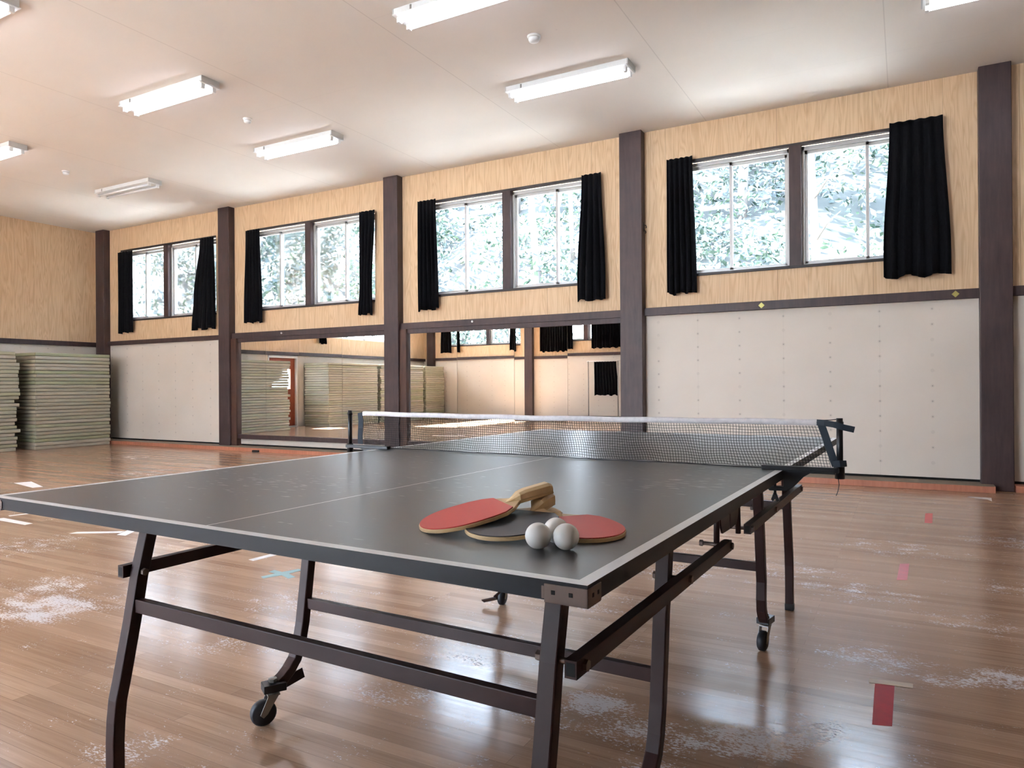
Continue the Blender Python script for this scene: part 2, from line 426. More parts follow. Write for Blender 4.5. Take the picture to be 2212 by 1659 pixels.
back_holes = [(c_-WH, c_+WH, WZ0, WZ1) for c_ in BAYC]
wall_x('wall_back', YW, YW+.17, back_holes, 'long window wall, wood-grain panelling above cream boards', front=1)
FRONTC = [-11.02,-7.63,-4.15]
front_holes = [(c_-WH, c_+WH, WZ0, WZ1) for c_ in FRONTC]
wall_x('wall_front', YF-.17, YF, front_holes, 'opposite long wall seen in the mirrors', front=-1, doors=[(-5.45,-2.85)])
# left wall along Y with one window and one door opening
LW = (-2.55, 1.35, 2.3, 3.5); DR = (2.02, 2.98, 0.0, 1.78)
b = MB()
xa, xb = XL-.17, XL
for y0, y1 in ((YF-.02, LW[0]), (LW[1], YW+.02)): b.box(xa, xb, y0, y1, 1.85, H+.02, 0)
b.box(xa, xb, LW[0], LW[1], 1.85, LW[2], 0); b.box(xa, xb, LW[0], LW[1], LW[3], H+.02, 0)
for y0, y1 in ((YF-.02, DR[0]), (DR[1], YW+.02)): b.box(xa, xb, y0, y1, 0, 1.85, 1)
b.box(xa, xb, DR[0], DR[1], DR[3], 1.85, 1)
struct(b.build('wall_left', [M['panel'], M['board']], recalc=False), 'end wall on the left, wood-grain panelling above cream boards', 'wall')
b = MB(); b.box(XR, XR+.17, YF-.02, YW+.02, 1.85, H+.02, 0); b.box(XR, XR+.17, YF-.02, YW+.02, 0, 1.85, 1)
struct(b.build('wall_right', [M['panel'], M['board']], recalc=False), 'end wall on the right of the hall', 'wall')

# posts
tn = [0]
def trim(bm, mats, label, bevel=.004, cat='trim'):
    tn[0] += 1
    return struct(bm.build('trim_%d' % tn[0], mats, bevel=bevel), label, cat)
plab = ['dark post in the far left corner','dark post left of the mirrored bays','dark post between the two mirrored bays','dark post right of the mirrored bays','dark post near the right edge with chipped paint','dark post in the right corner of the window wall']
for k, (x0, x1) in enumerate(PX):
    trim(MB().box(x0, x1, 7.10, YW+.03, 0, H), M['beam'], plab[k], .006, 'post')
for k, (x0, x1) in enumerate(PX):
    trim(MB().box(x0, x1, YF-.03, YF+.12, 0, H), M['beam'], 'dark post on the opposite wall, number %d from the corner with the mats' % (k+1), .006, 'post')
# dado rails
def rail(x0, x1, z0, z1, label, y0=7.165):
    trim(MB().box(x0, x1, y0, YW+.02, z0, z1), M['beam'], label, .003, 'rail')
rail(-12.665, -9.53, 1.797, 1.872, 'dark rail under the leftmost window')
rail(-9.27, -6.08, 1.797, 1.885, 'dark rail above the left mirrored bay', 7.15)
rail(-5.83, -2.57, 1.797, 1.885, 'dark rail above the right mirrored bay', 7.15)
rail(-2.30, .965, 1.803, 1.893, 'dark rail with two brass diamonds')
rail(1.22, 4.47, 1.803, 1.893, 'dark rail beyond the rightmost post')
trim(MB().box(XL-.02, XL+.05, YF, YW, 1.785, 1.868), M['beam'], 'dark rail along the left end wall', .003, 'rail')
for x0, x1 in zip([p[1] for p in PX[:-1]], [p[0] for p in PX[1:]]):
    trim(MB().box(x0, x1, YF-.02, YF+.05, 1.80, 1.88), M['beam'], 'dark rail on the opposite wall', .003, 'rail')
# mirror bay framing
for (x0, x1, xj, nm) in ((-9.27,-6.08,-9.145,'left'),(-5.83,-2.57,-5.715,'right')):
    trim(MB().box(x0, x1, 7.16, YW+.02, 1.735, 1.797), M['beam'], 'dark strip along the top of the %s mirrors' % nm, .003, 'trim')
    trim(MB().box(x0, x1, 7.15, YW+.02, .172, .24), M['beam'], 'dark strip along the bottom of the %s mirrors' % nm, .003, 'trim')
    trim(MB().box(x0, xj, 7.13, YW+.02, .0, 1.797), M['jamb'], 'brown board on the post side beside the %s mirrors' % nm, .003, 'trim')
# kick battens
b = MB(); b.box(-12.95, 1.06, 6.93, 7.097, 0, .058, 0)
b.box(-12.95, 1.06, 6.935, 7.097, .058, .062, 1)
for x0, x1 in zip([p[1] for p in PX[:4]], [p[0] for p in PX[1:5]]): b.box(x0, x1, 7.097, YW+.01, 0, .062, 1)
struct(b.build('baseboard_back', [M['kick'], M['ledge']], bevel=.002), 'red-brown floor batten along the window wall', 'baseboard')
b = MB(); b.box(1.225, 4.47, 7.06, YW+.01, 0, .06, 0)
struct(b.build('baseboard_right', [M['kick']], bevel=.002), 'red-brown floor batten beyond the rightmost post', 'baseboard')

# ------------------------------------------------------------------ windows
def window(num, c_, yin, sgn, label, closed=False):
    """sgn=+1: outside is +y"""
    root = bpy.data.objects.new('window_%d' % num, None); COL.objects.link(root)
    root.location = (c_, yin, 0); struct(root, label, 'window')
    Y = lambda a: a*sgn
    def bx(mb, x0, x1, ya, yb, z0, z1, mat=0):
        ya, yb = sorted((Y(ya), Y(yb))); mb.box(x0, x1, ya, yb, z0, z1, mat)
    m = MB(); bx(m, -.06, .06, -.012, .15, WZ0, WZ1-.02); m.build('mullion', M['beam'], root, .003)
    m = MB(); bx(m, -WH, WH, -.02, .17, WZ0-.025, WZ0+.004); m.build('sill', M['darkrail'], root, .002)
    m = MB(); bx(m, -WH, WH, -.012, .04, WZ1-.032, WZ1); m.build('curtain_track', M['darkrail'], root, .002)
    for s in (-1, 1):
        xa, xb = sorted((s*.06, s*WH))
        m = MB()
        for (x0, x1, z0, z1) in ((xa, xb, WZ1-.075, WZ1-.033), (xa, xb, WZ0+.004, WZ0+.022), (xa, xa+.028, WZ0, WZ1-.03), (xb-.028, xb, WZ0, WZ1-.03)):
            bx(m, x0, x1, .05, .15, z0, z1)
        m.build('window_frame', M['alu'], root, .002)
        mid = (xa+xb)/2
        for k, (x0, x1, ya) in enumerate(((xa+.028, mid+.016, .075), (mid-.016, xb-.028, .108))):
            m = MB(); z0, z1 = WZ0+.022, WZ1-.075
            bx(m, x0, x0+.03, ya, ya+.025, z0, z1); bx(m, x1-.03, x1, ya, ya+.025, z0, z1)
            bx(m, x0, x1, ya, ya+.025, z0, z0+.03); bx(m, x0, x1, ya, ya+.025, z1-.035, z1)
            f = m.build('sash', M['alu'], root, .002)
            m = MB(); bx(m, x0+.028, x1-.028, ya+.010, ya+.014, z0+.028, z1-.033)
            m.build('pane', M['glass'], f)
    return root
wl = ['window in the bay left of the mirrors','window above the left mirrored bay','window above the right mirrored bay','large window right of the mirrors, above the cream boards']
for k, c_ in enumerate(BAYC): window(k+1, c_, YW, 1, wl[k])
for k, c_ in enumerate(FRONTC): window(k+5, c_, YF, -1, 'window on the opposite wall seen only in the mirrors, bay %d' % (k+1))
# left wall window
root = bpy.data.objects.new('window_8', None); COL.objects.link(root); struct(root, 'window high on the left end wall', 'window')
m = MB()
y0, y1, z0, z1 = LW
for (a, c_, d, e) in ((y0,y1,z0,z0+.05),(y0,y1,z1-.05,z1),(y0,y0+.05,z0,z1),(y1-.05,y1,z0,z1),((y0+y1)/2-.03,(y0+y1)/2+.03,z0,z1)): m.box(XL-.12, XL-.06, a, c_, d, e)
m.build('window_frame', M['alu'], root, .003)
MB().box(XL-.095, XL-.09, y0, y1, z0, z1).build('pane', M['glass'], root)
# door on the left wall between the mat stacks
root = bpy.data.objects.new('door_1', None); COL.objects.link(root); struct(root, 'red-brown door with a glass pane between the mat stacks', 'door')
y0, y1, z0, z1 = DR
m = MB()
for (a, c_, d, e) in ((y0+.04,y1-.04,.03,.95),(y0+.04,y1-.04,1.45,1.72),(y0+.04,y0+.18,.95,1.45),(y1-.18,y1-.04,.95,1.45)): m.box(XL-.10, XL-.05, a, c_, d, e)
m.build('door_leaf', M['door'], root, .003)
MB().box(XL-.08, XL-.075, y0+.18, y1-.18, .95, 1.45).build('pane', M['glass'], root)
m = MB()
for (a, c_, d, e) in ((y0,y0+.04,0,z1),(y1-.04,y1,0,z1),(y0,y1,1.72,z1),(y0,y1,0,.03)): m.box(XL-.15, XL+.012, a, c_, d, e)
m.build('door_frame', M['white'], root, .003)  # white top and bottom bars imitate daylight showing through the door gaps

# unseen glazed doors behind the camera, added so daylight enters from that side
root = bpy.data.objects.new('added_door_2', None); COL.objects.link(root); struct(root, 'added glazed sliding doors letting daylight in, unseen in the opposite wall', 'door')
m = MB()
for a, c_, d, e in ((-5.45,-5.39,0,1.85),(-2.91,-2.85,0,1.85),(-5.45,-2.85,1.79,1.85),(-5.45,-2.85,0,.03)): m.box(a, c_, YF-.14, YF-.02, d, e)
m.build('door_frame', M['alu'], root, .003)
for k in range(2):
    x0 = -5.39+1.23*k; x1 = x0+1.25; ya = YF-.06-.05*k
    m = MB()
    for a, c_, d, e in ((x0,x0+.05,.03,1.79),(x1-.05,x1,.03,1.79),(x0,x1,.03,.12),(x0,x1,1.73,1.79)): m.box(a, c_, ya-.015, ya+.015, d, e)
    f = m.build('sliding_leaf', M['alu'], root, .002); MB().box(x0+.05, x1-.05, ya-.003, ya+.003, .12, 1.73).build('pane', M['glass'], f)

# ------------------------------------------------------------------ mirrors
SE1 = [-9.145,-8.523,-7.811,-6.931,-6.082]; SE2 = [-5.715,-4.908,-4.031,-3.285,-2.572]
ml = {0:['leftmost mirror panel, reflecting pale mats, beside the brown board','mirror panel reflecting pale mats, second in the left mirrored bay','mirror panel reflecting the dark mat end, third in the left mirrored bay','mirror panel left of the middle post, partly behind the net post'],
      1:['mirror panel right of the middle post, reflecting a far corner post','mirror panel reflecting a bright opposite window, second right of the middle post','mirror panel reflecting an opposite post, third right of the middle post','rightmost mirror panel, reflecting the bright gap between black curtains']}
tilt = {0:[(0,0),(.001,0),(-.001,.0004),(.0006,0)], 1:[(.0045,0),(-.006,.0008),(0,-.0012),(-.001,.0016)]}
for g, SE in enumerate((SE1, SE2)):
    for k in range(4):
        x0, x1 = SE[k]+.001, SE[k+1]-.001
        o = MB().box(-(x1-x0)/2, (x1-x0)/2, -.003, .003, -.7475, .7475).build('mirror_panel', M['mirror'], bevel=.0006, seg=1)
        o.location = ((x0+x1)/2, 7.185, .9875); rz, rx = tilt[g][k]; o.rotation_euler = (rx, 0, rz)
        tag(o, ml[g][k], 'mirror', 'mirror panels on the window wall')

# ------------------------------------------------------------------ curtains
def curtain(name, y, top, bot, zt, zb, label, folds, amp=.03, waist=None, seed=0, axis='x'):
    """top/bot = (x0,x1); waist=(z, x0, x1) pulls it in; local coords around its top centre"""
    rnd = random.Random(seed); nx = folds*8; nz = 26
    ph = [rnd.uniform(-.5,.5) for _ in range(folds+2)]
    cx = (top[0]+top[1])/2
    vs = []; fs = []
    for j in range(nz+1):
        t = j/nz; z = zt + (zb-zt)*t
        if waist and True:
            wz = (zt-waist[0])/(zt-zb)
            if t < wz:
                q = t/wz; q = q*q*(3-2*q); a = top[0]+(waist[1]-top[0])*q; b = top[1]+(waist[2]-top[1])*q
            else:
                q = (t-wz)/(1-wz); q = q*q*(3-2*q); a = waist[1]+(bot[0]-waist[1])*q; b = waist[2]+(bot[1]-waist[2])*q
        else:
            q = min(1, t*1.15); q = q*q*(3-2*q); a = top[0]+(bot[0]-top[0])*q; b = top[1]+(bot[1]-top[1])*q
        pinch = .35 if t < .07 else min(1, .35+(t-.07)*4)
        for i in range(nx+1):
            s = i/nx; kf = s*folds; k = int(min(kf, folds-1))
            w = math.sin(2*PI*kf + ph[k]*t*1.2)
            yy = amp*pinch*w + amp*.35*math.sin(2*PI*kf*.37+seed+t*1.5)*t
            xx = a + (b-a)*s + .010*pinch*math.sin(4*PI*kf+1)*t
            zz = z + (0.012*math.sin(2*PI*kf*.5+seed)+.010*math.sin(kf*2.3+seed*2))*t*t + (.003*math.cos(2*PI*kf) if j == 0 else 0)
            vs.append((xx-cx, yy, zz-zt) if axis == 'x' else (yy, xx-cx, zz-zt))
    for j in range(nz):
        for i in range(nx):
            o = j*(nx+1)+i; fs.append((o, o+1, o+nx+2, o+nx+1))
    o = MB().add(vs, fs, 0, True).build(name, M['curtain'], recalc=False)
    so = o.modifiers.new('cloth', 'SOLIDIFY'); so.thickness = .004; so.offset = 0
    o.location = (cx, y, zt) if axis == 'x' else (y, cx, zt)
    return tag(o, label, 'curtain', 'black window curtains')
YC = 7.15
curtain('curtain', YC, (-12.31,-11.87), (-12.31,-11.885), 3.49, 2.015, 'black curtain beside the far left corner post', 5, seed=1)
curtain('curtain', YC, (-10.04,-9.69), (-10.28,-9.69), 3.51, 1.985, 'black curtain bulging and half unhooked, left of the mirror-side post', 5, .035, (2.55,-10.22,-9.68), seed=2)
curtain('curtain', YC, (-8.93,-8.61), (-8.965,-8.565), 3.52, 2.04, 'straight black curtain left of the window over the left mirrors', 5, seed=3)
curtain('curtain', YC, (-6.56,-6.275), (-6.585,-6.33), 3.53, 2.04, 'black curtain pinched in near its foot, left of the middle post', 4, .028, (2.45,-6.555,-6.335), seed=4)
curtain('curtain', YC, (-5.518,-5.216), (-5.53,-5.183), 3.545, 2.045, 'black curtain right of the middle post, above the right mirrors', 5, seed=5)
curtain('curtain', YC, (-3.068,-2.817), (-3.147,-2.77), 3.545, 2.025, 'black curtain widening to its foot, left of the post right of the mirrors', 4, seed=6)
curtain('curtain', YC, (-2.017,-1.722), (-2.028,-1.692), 3.565, 2.035, 'narrow black curtain left of the large right window', 5, seed=7)
curtain('curtain', YC, (.23,.682), (.163,.735), 3.57, 2.045, 'widest black curtain, right of the large right window', 5, .026, seed=8)
# opposite wall and end wall curtains, seen in the mirrors
YO = YF+.09
curtain('curtain', YO, (-12.35,-12.05), (-12.4,-12.0), 3.5, 2.04, 'black curtain beside the corner post reflected in the right mirrors', 4, seed=11)
curtain('curtain', YO, (-10.15,-9.86), (-10.2,-9.84), 3.5, 2.04, 'black curtain reflected left of the opposite post in the right mirrors', 4, seed=12)
curtain('curtain', YO, (-9.02,-8.02), (-9.02,-8.0), 3.5, 2.0, 'broad drawn black curtain reflected left of the bright gap', 13, seed=13)
curtain('curtain', YO, (-7.42,-6.2), (-7.42,-6.2), 3.5, 2.0, 'broad drawn black curtain reflected right of the bright gap', 15, seed=14)
curtain('curtain', YO, (-5.62,-5.3), (-5.65,-5.28), 3.5, 2.0, 'black curtain above the added glazed doors of the opposite wall', 5, seed=15)
curtain('curtain', XL+.08, (1.05,1.42), (1.1,1.36), 3.5, 2.12, 'tied black curtain on the left end wall, reflected in the left mirrors', 4, .03, (2.55,1.15,1.36), seed=16, axis='y')
curtain('curtain', XL+.08, (-2.75,-2.3), (-2.65,-2.35), 3.5, 2.0, 'black curtain on the end wall reflected beside the gap in the mats', 4, .03, (2.5,-2.62,-2.4), seed=17, axis='y')
# low black cloth on a stand, reflected at the right end of the mirrors
t = thing('display_stand', 'slim steel stand reflected at the right end of the mirrors', 'stand', (-7.05, YF+.45, 0))
for x in (-.32, .55):
    m = MB(); m.tube([(x,0,.02),(x,0,1.62)], .014); m.box(x-.03,x+.03,-.22,.22,0,.025); m.build('upright', M['zinc'], t)
MB().tube([(-.36,0,1.62),(.6,0,1.62)], .012).build('top_bar', M['white'], t)
curtain('cloth', YF+.44, (-7.2,-6.55), (-7.2,-6.5), 1.605, .68, 'black cloth hung over the steel stand in the mirror', 8, .02, seed=18)

# ------------------------------------------------------------------ mat stacks
def ordinal(n):
    w = ['topmost','second from the top','third from the top','fourth from the top','fifth from the top','sixth from the top','seventh from the top','eighth from the top','ninth from the top','tenth from the top','eleventh from the top','twelfth from the top','thirteenth from the top','middle']
    l = ['bottom','second from the bottom','third from the bottom','fourth from the bottom','fifth from the bottom','sixth from the bottom','seventh from the bottom','eighth from the bottom','ninth from the bottom','tenth from the bottom','eleventh from the bottom','twelfth from the bottom','thirteenth from the bottom']
    return w[n] if n < 14 else l[26-n]
NM = 27; MH = 1.605/NM
def stack(y0, y1, xf, where, grp, raggedL, raggedR, seed, skew=0):
    rnd = random.Random(seed); L = y1-y0; D = xf-(XL+.05)
    # a flat vinyl mat: rounded slab with a seam line and piping
    m = MB(); n = 10
    pts = []
    r = .006
    h = MH-.0045
    m.box(-D/2, D/2, -L/2, L/2, 0, h)
    mat = m.build('gym_mat', M['mat'], None, .011, 2)
    me = mat.data
    for k in range(NM):
        o = mat if k == 0 else mat.copy()
        if k: COL.objects.link(o)
        z = (NM-1-k)*MH
        dx = rnd.uniform(-.012,.012); dy = rnd.uniform(-raggedL, raggedL)*.5
        o.location = (XL+.055+D/2+dx, (y0+y1)/2+dy, z+.001)
        o.rotation_euler = (0, 0, skew+rnd.uniform(-.004,.004))
        tag(o, 'grey-green mat, %s %s' % (ordinal(k), where), 'mat', grp)
stack(5.63, 6.885, -12.14, 'in the corner stack', 'gym mats in the corner stack', .02, .01, 21)
stack(3.14, 5.40, -12.22, 'in the stack at the left edge', 'gym mats at the left edge', .09, .05, 22)
stack(-.04, 1.88, -12.22, 'in the stack reflected mid left mirrors', 'gym mats reflected in the left mirrors', .03, .03, 23)
stack(-2.30, -.16, -12.22, 'in the stack reflected left of middle post', 'gym mats reflected left of the middle post', .05, .03, 24)
stack(-3.42, -2.42, -12.22, 'in the stack reflected right of middle post', 'gym mats reflected right of the middle post', .03, .03, 25)

# ------------------------------------------------------------------ ceiling lights, detectors
def ceiling_light(cx, cy, label, lit=True):
    t = thing('fluorescent_light', label, 'ceiling light', (cx, cy, H), 0, 'twin-tube ceiling lights')
    L = .625
    m = MB(); m.box(-L, L, -.100, .100, -.054, 0)
    m.build('housing', M['white'], t, .004)
    m = MB()
    prof = [(-.118,-.054),(.118,-.054),(.118,-.059),(.045,-.064),(-.045,-.064),(-.118,-.059)]
    Mx = Matrix(((0,0,1,0),(1,0,0,0),(0,1,0,0),(0,0,0,1)))
    m.prism(prof, -L, L, Mx); m.build('reflector', M['white'], t)
    for s in (-1, 1):
        m = MB(); m.tube([(-L+.03, s*.062, -.085), (L-.03, s*.062, -.085)], .0162, 14)
        m.build('tube', M['tube'] if lit else M['tubeoff'], t)
        for e in (-1, 1):
            m = MB(); m.box(e*(L-.03)-.014, e*(L-.03)+.014, s*.062-.02, s*.062+.02, -.106, -.056)
            m.build('socket', M['white'], t, .003)
    for e in (-1, 1): MB().box(e*(L+.004)-.006, e*(L+.004)+.006, -.102, .102, -.058, 0).build('end_cap', M['alu'], t, .002)
    m = MB(); m.box(-L+.16, -L+.175, -.104, -.100, -.05, -.01); m.build('latch', M['zinc'], t)
LX = [-9.53, -6.02, -2.45, 1.11]
ceiling_light(LX[1], 5.43, 'lit ceiling light nearest the wall above the left mirrored bay')
ceiling_light(LX[2], 5.40, 'lit ceiling light nearest the wall before the right mirrored bay')
ceiling_light(LX[0], 5.55, 'unlit ceiling light in the far left bay', False)
ceiling_light(LX[3], 5.43, 'lit ceiling light cut off at the top right edge')
ceiling_light(-6.06, 3.74, 'lit ceiling light in the upper left, second row from the wall')
ceiling_light(-2.50, 3.70, 'lit ceiling light cut off at the top middle')
ceiling_light(-9.57, 3.80, 'lit ceiling light cut off at the left edge')
ceiling_light(-6.13, 2.00, 'lit ceiling light whose end shows in the top left corner')
def detector(x, y, label, r=.05):
    t = thing('heat_detector', label, 'detector', (x, y, H), 0, 'heat detectors')
    MB().lathe([(r*.95,0),(r*.95,-.012),(r*.8,-.016)], 24).build('base', M['white'], t)
    MB().lathe([(r*.72,-.016),(r*.78,-.03),(r*.7,-.045),(r*.35,-.052)], 24).build('sensor', M['white'], t)
detector(-2.37, 4.53, 'white heat detector right of a ceiling joint, nearest the camera', .06)
detector(-5.94, 4.62, 'white heat detector between the two left lit lights')
detector(-9.58, 4.71, 'small white heat detector at the far left')

# ------------------------------------------------------------------ small wall fittings
for x, z, nm in ((-.995,1.847,'left'),(.775,1.849,'right')):
    m = MB(); s = .032
    m.prism([(s,0),(0,s),(-s,0),(0,-s)], 0, .004, Matrix.Rotation(PI/2,4,'X'))
    m.prism([(s*.4,0),(0,s*.4),(-s*.4,0),(0,-s*.4)], .004, .009, Matrix.Rotation(PI/2,4,'X'))
    o = m.build('diamond_plate', M['brass']); o.location = (x, 7.1648, z)
    tag(o, 'small brass diamond on the dark rail, the %s of two' % nm, 'plate', 'brass diamonds on the rail')
for x, z, lab in ((-8.12,1.842,'small white knob on the rail above the left mirrors'),(-4.63,1.85,'small pale nail on the rail above the right mirrors')):
    m = MB(); m.lathe([(.005,0),(.006,.012),(.014,.016),(.015,.024),(.008,.03)], 14, Matrix.Rotation(PI/2,4,'X'))
    o = m.build('knob', M['white']); o.location = (x, 7.1495, z); tag(o, lab, 'knob')
t = thing('coat_hook', 'dark iron hook on the side of the post right of the mirrors', 'hook', (-2.2995, 7.165, 2.83))
m = MB(); m.box(0, .006, -.012, .012, -.05, .06); m.build('plate', M['black'], t, .001)
m = MB(); m.tube([(.004,0,.03),(.03,0,.02),(.036,0,0),(.028,0,-.01)], .005, 8); m.tube([(.004,0,-.03),(.025,0,-.045),(.03,0,-.06),(.02,0,-.07)], .005, 8); m.build('prong', M['black'], t)
o = MB().box(-.055,.055,-.022,.022,0,.03).build('door_stop', M['gap'], bevel=.004); o.location = (-8.45, 6.905, 0); o.rotation_euler = (0,0,.12)
tag(o, 'small dark block against the floor batten under the left mirrors', 'block')

# ------------------------------------------------------------------ floor tapes
def tape(pts, mat, label, lift=0):
    cx = sum(p[0] for p in pts)/len(pts); cy = sum(p[1] for p in pts)/len(pts)
    o = MB().prism([(x-cx, y-cy) for x, y in pts], 0, .0007).build('floor_tape', M[mat]); o.location = (cx, cy, .0002+lift)
    tag(o, label, 'tape', 'tape marks on the floor')
tape([(.256,1.534),(.308,1.549),(.311,1.876),(.253,1.856)], 'tape_red', 'long red tape mark below the strip of masking tape')
tape([(.304,3.316),(.351,3.341),(.362,3.717),(.316,3.693)], 'tape_pale', 'pale red tape mark, the middle of three in a line')
tape([(.464,5.08),(.513,5.104),(.528,5.545),(.478,5.521)], 'tape_pale', 'small pale red tape mark, farthest of three in a line')
tape([(.235,1.857),(.364,1.874),(.365,1.913),(.233,1.895)], 'tape_mask', 'strip of masking tape across the top of the long red tape mark', .0008)
tape([(.82,6.56),(.96,6.50),(.985,6.40),(1.0,6.62),(.83,6.62)], 'tape_white', 'white corner of tape near the foot of the right post')
tape([(-8.0,3.27),(-7.95,3.42),(-7.4,3.25),(-7.42,3.16)], 'tape_white', 'white tape scrap on the floor beyond the left table corner')
tape([(-5.82,2.13),(-5.84,2.06),(-5.36,2.05),(-5.37,2.11)], 'tape_white', 'white tape strip at the left edge below the table end')
tape([(-5.90,2.20),(-5.86,2.19),(-5.815,2.42),(-5.85,2.42)], 'tape_white', 'thin white tape scrap just under the left table corner')
tape([(-4.40,2.15),(-4.32,2.16),(-4.44,2.34),(-4.52,2.34)], 'tape_white', 'short white tape mark left of the table leg top')
tape([(-4.75,2.08),(-4.74,2.02),(-4.44,2.20),(-4.47,2.25)], 'tape_white', 'faded white tape strip left of the table leg top')
tape([(-3.02,2.08),(-2.97,2.07),(-2.955,2.27),(-3.01,2.27)], 'tape_white', 'white tape strip seen under the table near the leg brace')
o = MB().prism([(-.10,.03),(-.03,.02),(.0,.11),(.04,.1),(.03,.01),(.11,-.02),(.10,-.06),(.02,-.03),(-.02,-.12),(-.06,-.1),(-.04,-.02),(-.1,-.01)], 0, .0007).build('floor_tape', M['tape_blue'])
o.location = (-2.6,1.95,.0002); tag(o, 'faded blue cross of tape on the floor under the table', 'tape', 'tape marks on the floor')

# ------------------------------------------------------------------ table tennis table
DY = math.radians(1.6326898802083425)
TBL = thing('table_tennis_table', 'worn dark grey table tennis table on a brown steel frame', 'table', (0,0,0), -DY)
def mir(f, p):          # f=+1 near half, f=-1 far half mirrored about the net line
    return p if f > 0 else (p[0], 2.74-p[1], p[2])
for f in (1, -1):
    xs = [-1.525,-1.505,-.7645,-.7610,-.02,0]; ys = [0,.02,1.368]
    vs = []; fs = []; ms = []
    nx, ny = len(xs), len(ys)
    for z in (.76, .734):
        for y in ys:
            for x in xs: vs.append(mir(f, (x, y, z)))
    I = lambda i, j, k: k*nx*ny + j*nx + i
    for j in range(ny-1):
        for i in range(nx-1):
            q = (I(i,j,0), I(i+1,j,0), I(i+1,j+1,0), I(i,j+1,0)); fs.append(q); ms.append(1 if (i in (0,2,4) or j == 0) else 0)
            fs.append((I(i,j,1), I(i,j+1,1), I(i+1,j+1,1), I(i+1,j,1))); ms.append(2)
    for i in range(nx-1):
        fs.append((I(i,0,0), I(i,0,1), I(i+1,0,1), I(i+1,0,0))); fs.append((I(i,ny-1,0), I(i+1,ny-1,0), I(i+1,ny-1,1), I(i,ny-1,1))); ms += [2,2]
    for j in range(ny-1):
        fs.append((I(0,j,0), I(0,j+1,0), I(0,j+1,1), I(0,j,1))); fs.append((I(nx-1,j,0), I(nx-1,j,1), I(nx-1,j+1,1), I(nx-1,j+1,0))); ms += [2,2]
    top = MB().add(vs, fs, ms).build('tabletop', [M['table'], M['line'], M['edge']], TBL)
    # steel corner brackets
    for sx in (0, 1):
        X = lambda x: x if sx == 0 else -1.525-x
        m = MB()
        def bb(x0, x1, y0, y1, z0, z1, mat=0):
            a, c_ = sorted((X(x0), X(x1))); p, q = sorted((mir(f,(0,y0,0))[1], mir(f,(0,y1,0))[1])); m.box(a, c_, p, q, z0, z1, mat)
        bb(-.060, .0018, -.0018, 0, .7325, .7555); bb(-.064, -.060, -.0018, 0, .736, .752)
        bb(0, .0018, -.0018, .040, .7325, .7555); bb(-.060, .0018, -.0018, .038, .7315, .7335)
        for hx in (-.047, -.022): bb(hx-.0028, hx+.0028, -.0022, -.0017, .7425, .748, 1)
        for hy in (.014, .030): bb(.0017, .0022, hy-.0026, hy+.0026, .7425, .748, 1)
        m.build('corner_bracket', [M['bracket'], M['gap']], top, .0008)
    LXs = (-.182, -1.343)
    profA = [(.292,.734),(.275,.64),(.252,.545),(.232,.43),(.206,.30),(.195,.25),(.190,.20),(.188,.15),(.188,.028)]
    profB = [(.862,.734),(.845,.62),(.815,.47),(.800,.36),(.787,.27),(.772,.205),(.754,.165),(.728,.138),(.705,.122),(.682,.112)]
    for lx in LXs:
        sg = 1 if lx > -.7 else -1
        l = MB().sweep([mir(f,(lx,y,z)) for y, z in profA], .034, .030).build('leg', M['metal'], TBL, .003)
        m = MB(); y = mir(f,(0,.188,0))[1]; m.box(lx-.0185, lx+.0185, y-.0165, y+.0165, 0, .03); m.build('rubber_foot', M['black'], l, .003)
        pB = profB if f > 0 else [(y+max(0,.27-z)/.16*.052, z) for y, z in profB]
        l = MB().sweep([mir(f,(lx,y,z)) for y, z in pB], .034, .030).build('leg', M['metal'], TBL, .003)
        # caster at the curved end
        cst = bpy.data.objects.new('caster', None); COL.objects.link(cst); cst.parent = TBL
        yc = mir(f,(0,.668,0))[1] - (.055 if f < 0 else 0); cst.location = (lx, yc, 0)
        ang = PI + (.5*sg if f > 0 else -.15*sg)
        cst.rotation_euler = (0,0,ang)
        m = MB(); m.box(-.024, .024, -.036, .030, .098, .122); m.build('mounting_block', M['black'], cst, .002)
        m = MB(); m.tube([(0,0,.085),(0,0,.135)], .007, 10); m.tube([(0,0,.124),(0,0,.134)], .013, 6, smooth=False); m.build('stem', M['zinc'], cst)
        m = MB()
        for s in (-1, 1): m.prism([(-.016,.090),(.016,.090),(.040,.036),(.030,.026),(.018,.036)], s*.0165-.0015, s*.0165+.0015, Matrix(((0,0,1,0),(1,0,0,0),(0,1,0,0),(0,0,0,1))))
        m.box(-.018, .018, -.018, .018, .086, .091); m.build('fork', M['zinc'], cst, .001)
        m = MB(); My = Matrix.Translation((0,.028,.0375)) @ Matrix.Rotation(PI/2,4,'Y')
        m.lathe([(.006,-.013),(.032,-.013),(.0375,-.008),(.0375,.008),(.032,.013),(.006,.013)], 28, My); m.build('wheel', M['rubberw'], cst)
    # torn flap of brown tape on the curved leg end
    if f > 0:
        m = MB(); m.bar((-1.350,.700,.098),(-1.345,.790,.108),.004,.030,(1,0,.3)); m.build('tape_flap', M['metal'], TBL)
    else:
        m = MB(); m.bar((-1.405,1.925,.024), (-1.345,1.945,.040), .004, .034, (0,.5,.8)); m.bar((-1.352,1.945,.040), (-1.310,1.985,.085), .004, .026, (0,.6,.5)); m.build('tape_flap', M['metal'], TBL)
    # cross bars
    y = mir(f,(0,.240,0))[1]; MB().box(LXs[1]+.015, LXs[0]-.015, y-.010, y+.010, .455, .488).build('crossbar', M['metal'], TBL, .002)
    y = mir(f,(0,.800,0))[1]; MB().box(LXs[1]+.015, LXs[0]-.015, y-.010, y+.010, .311, .344).build('crossbar', M['metal'], TBL, .002)
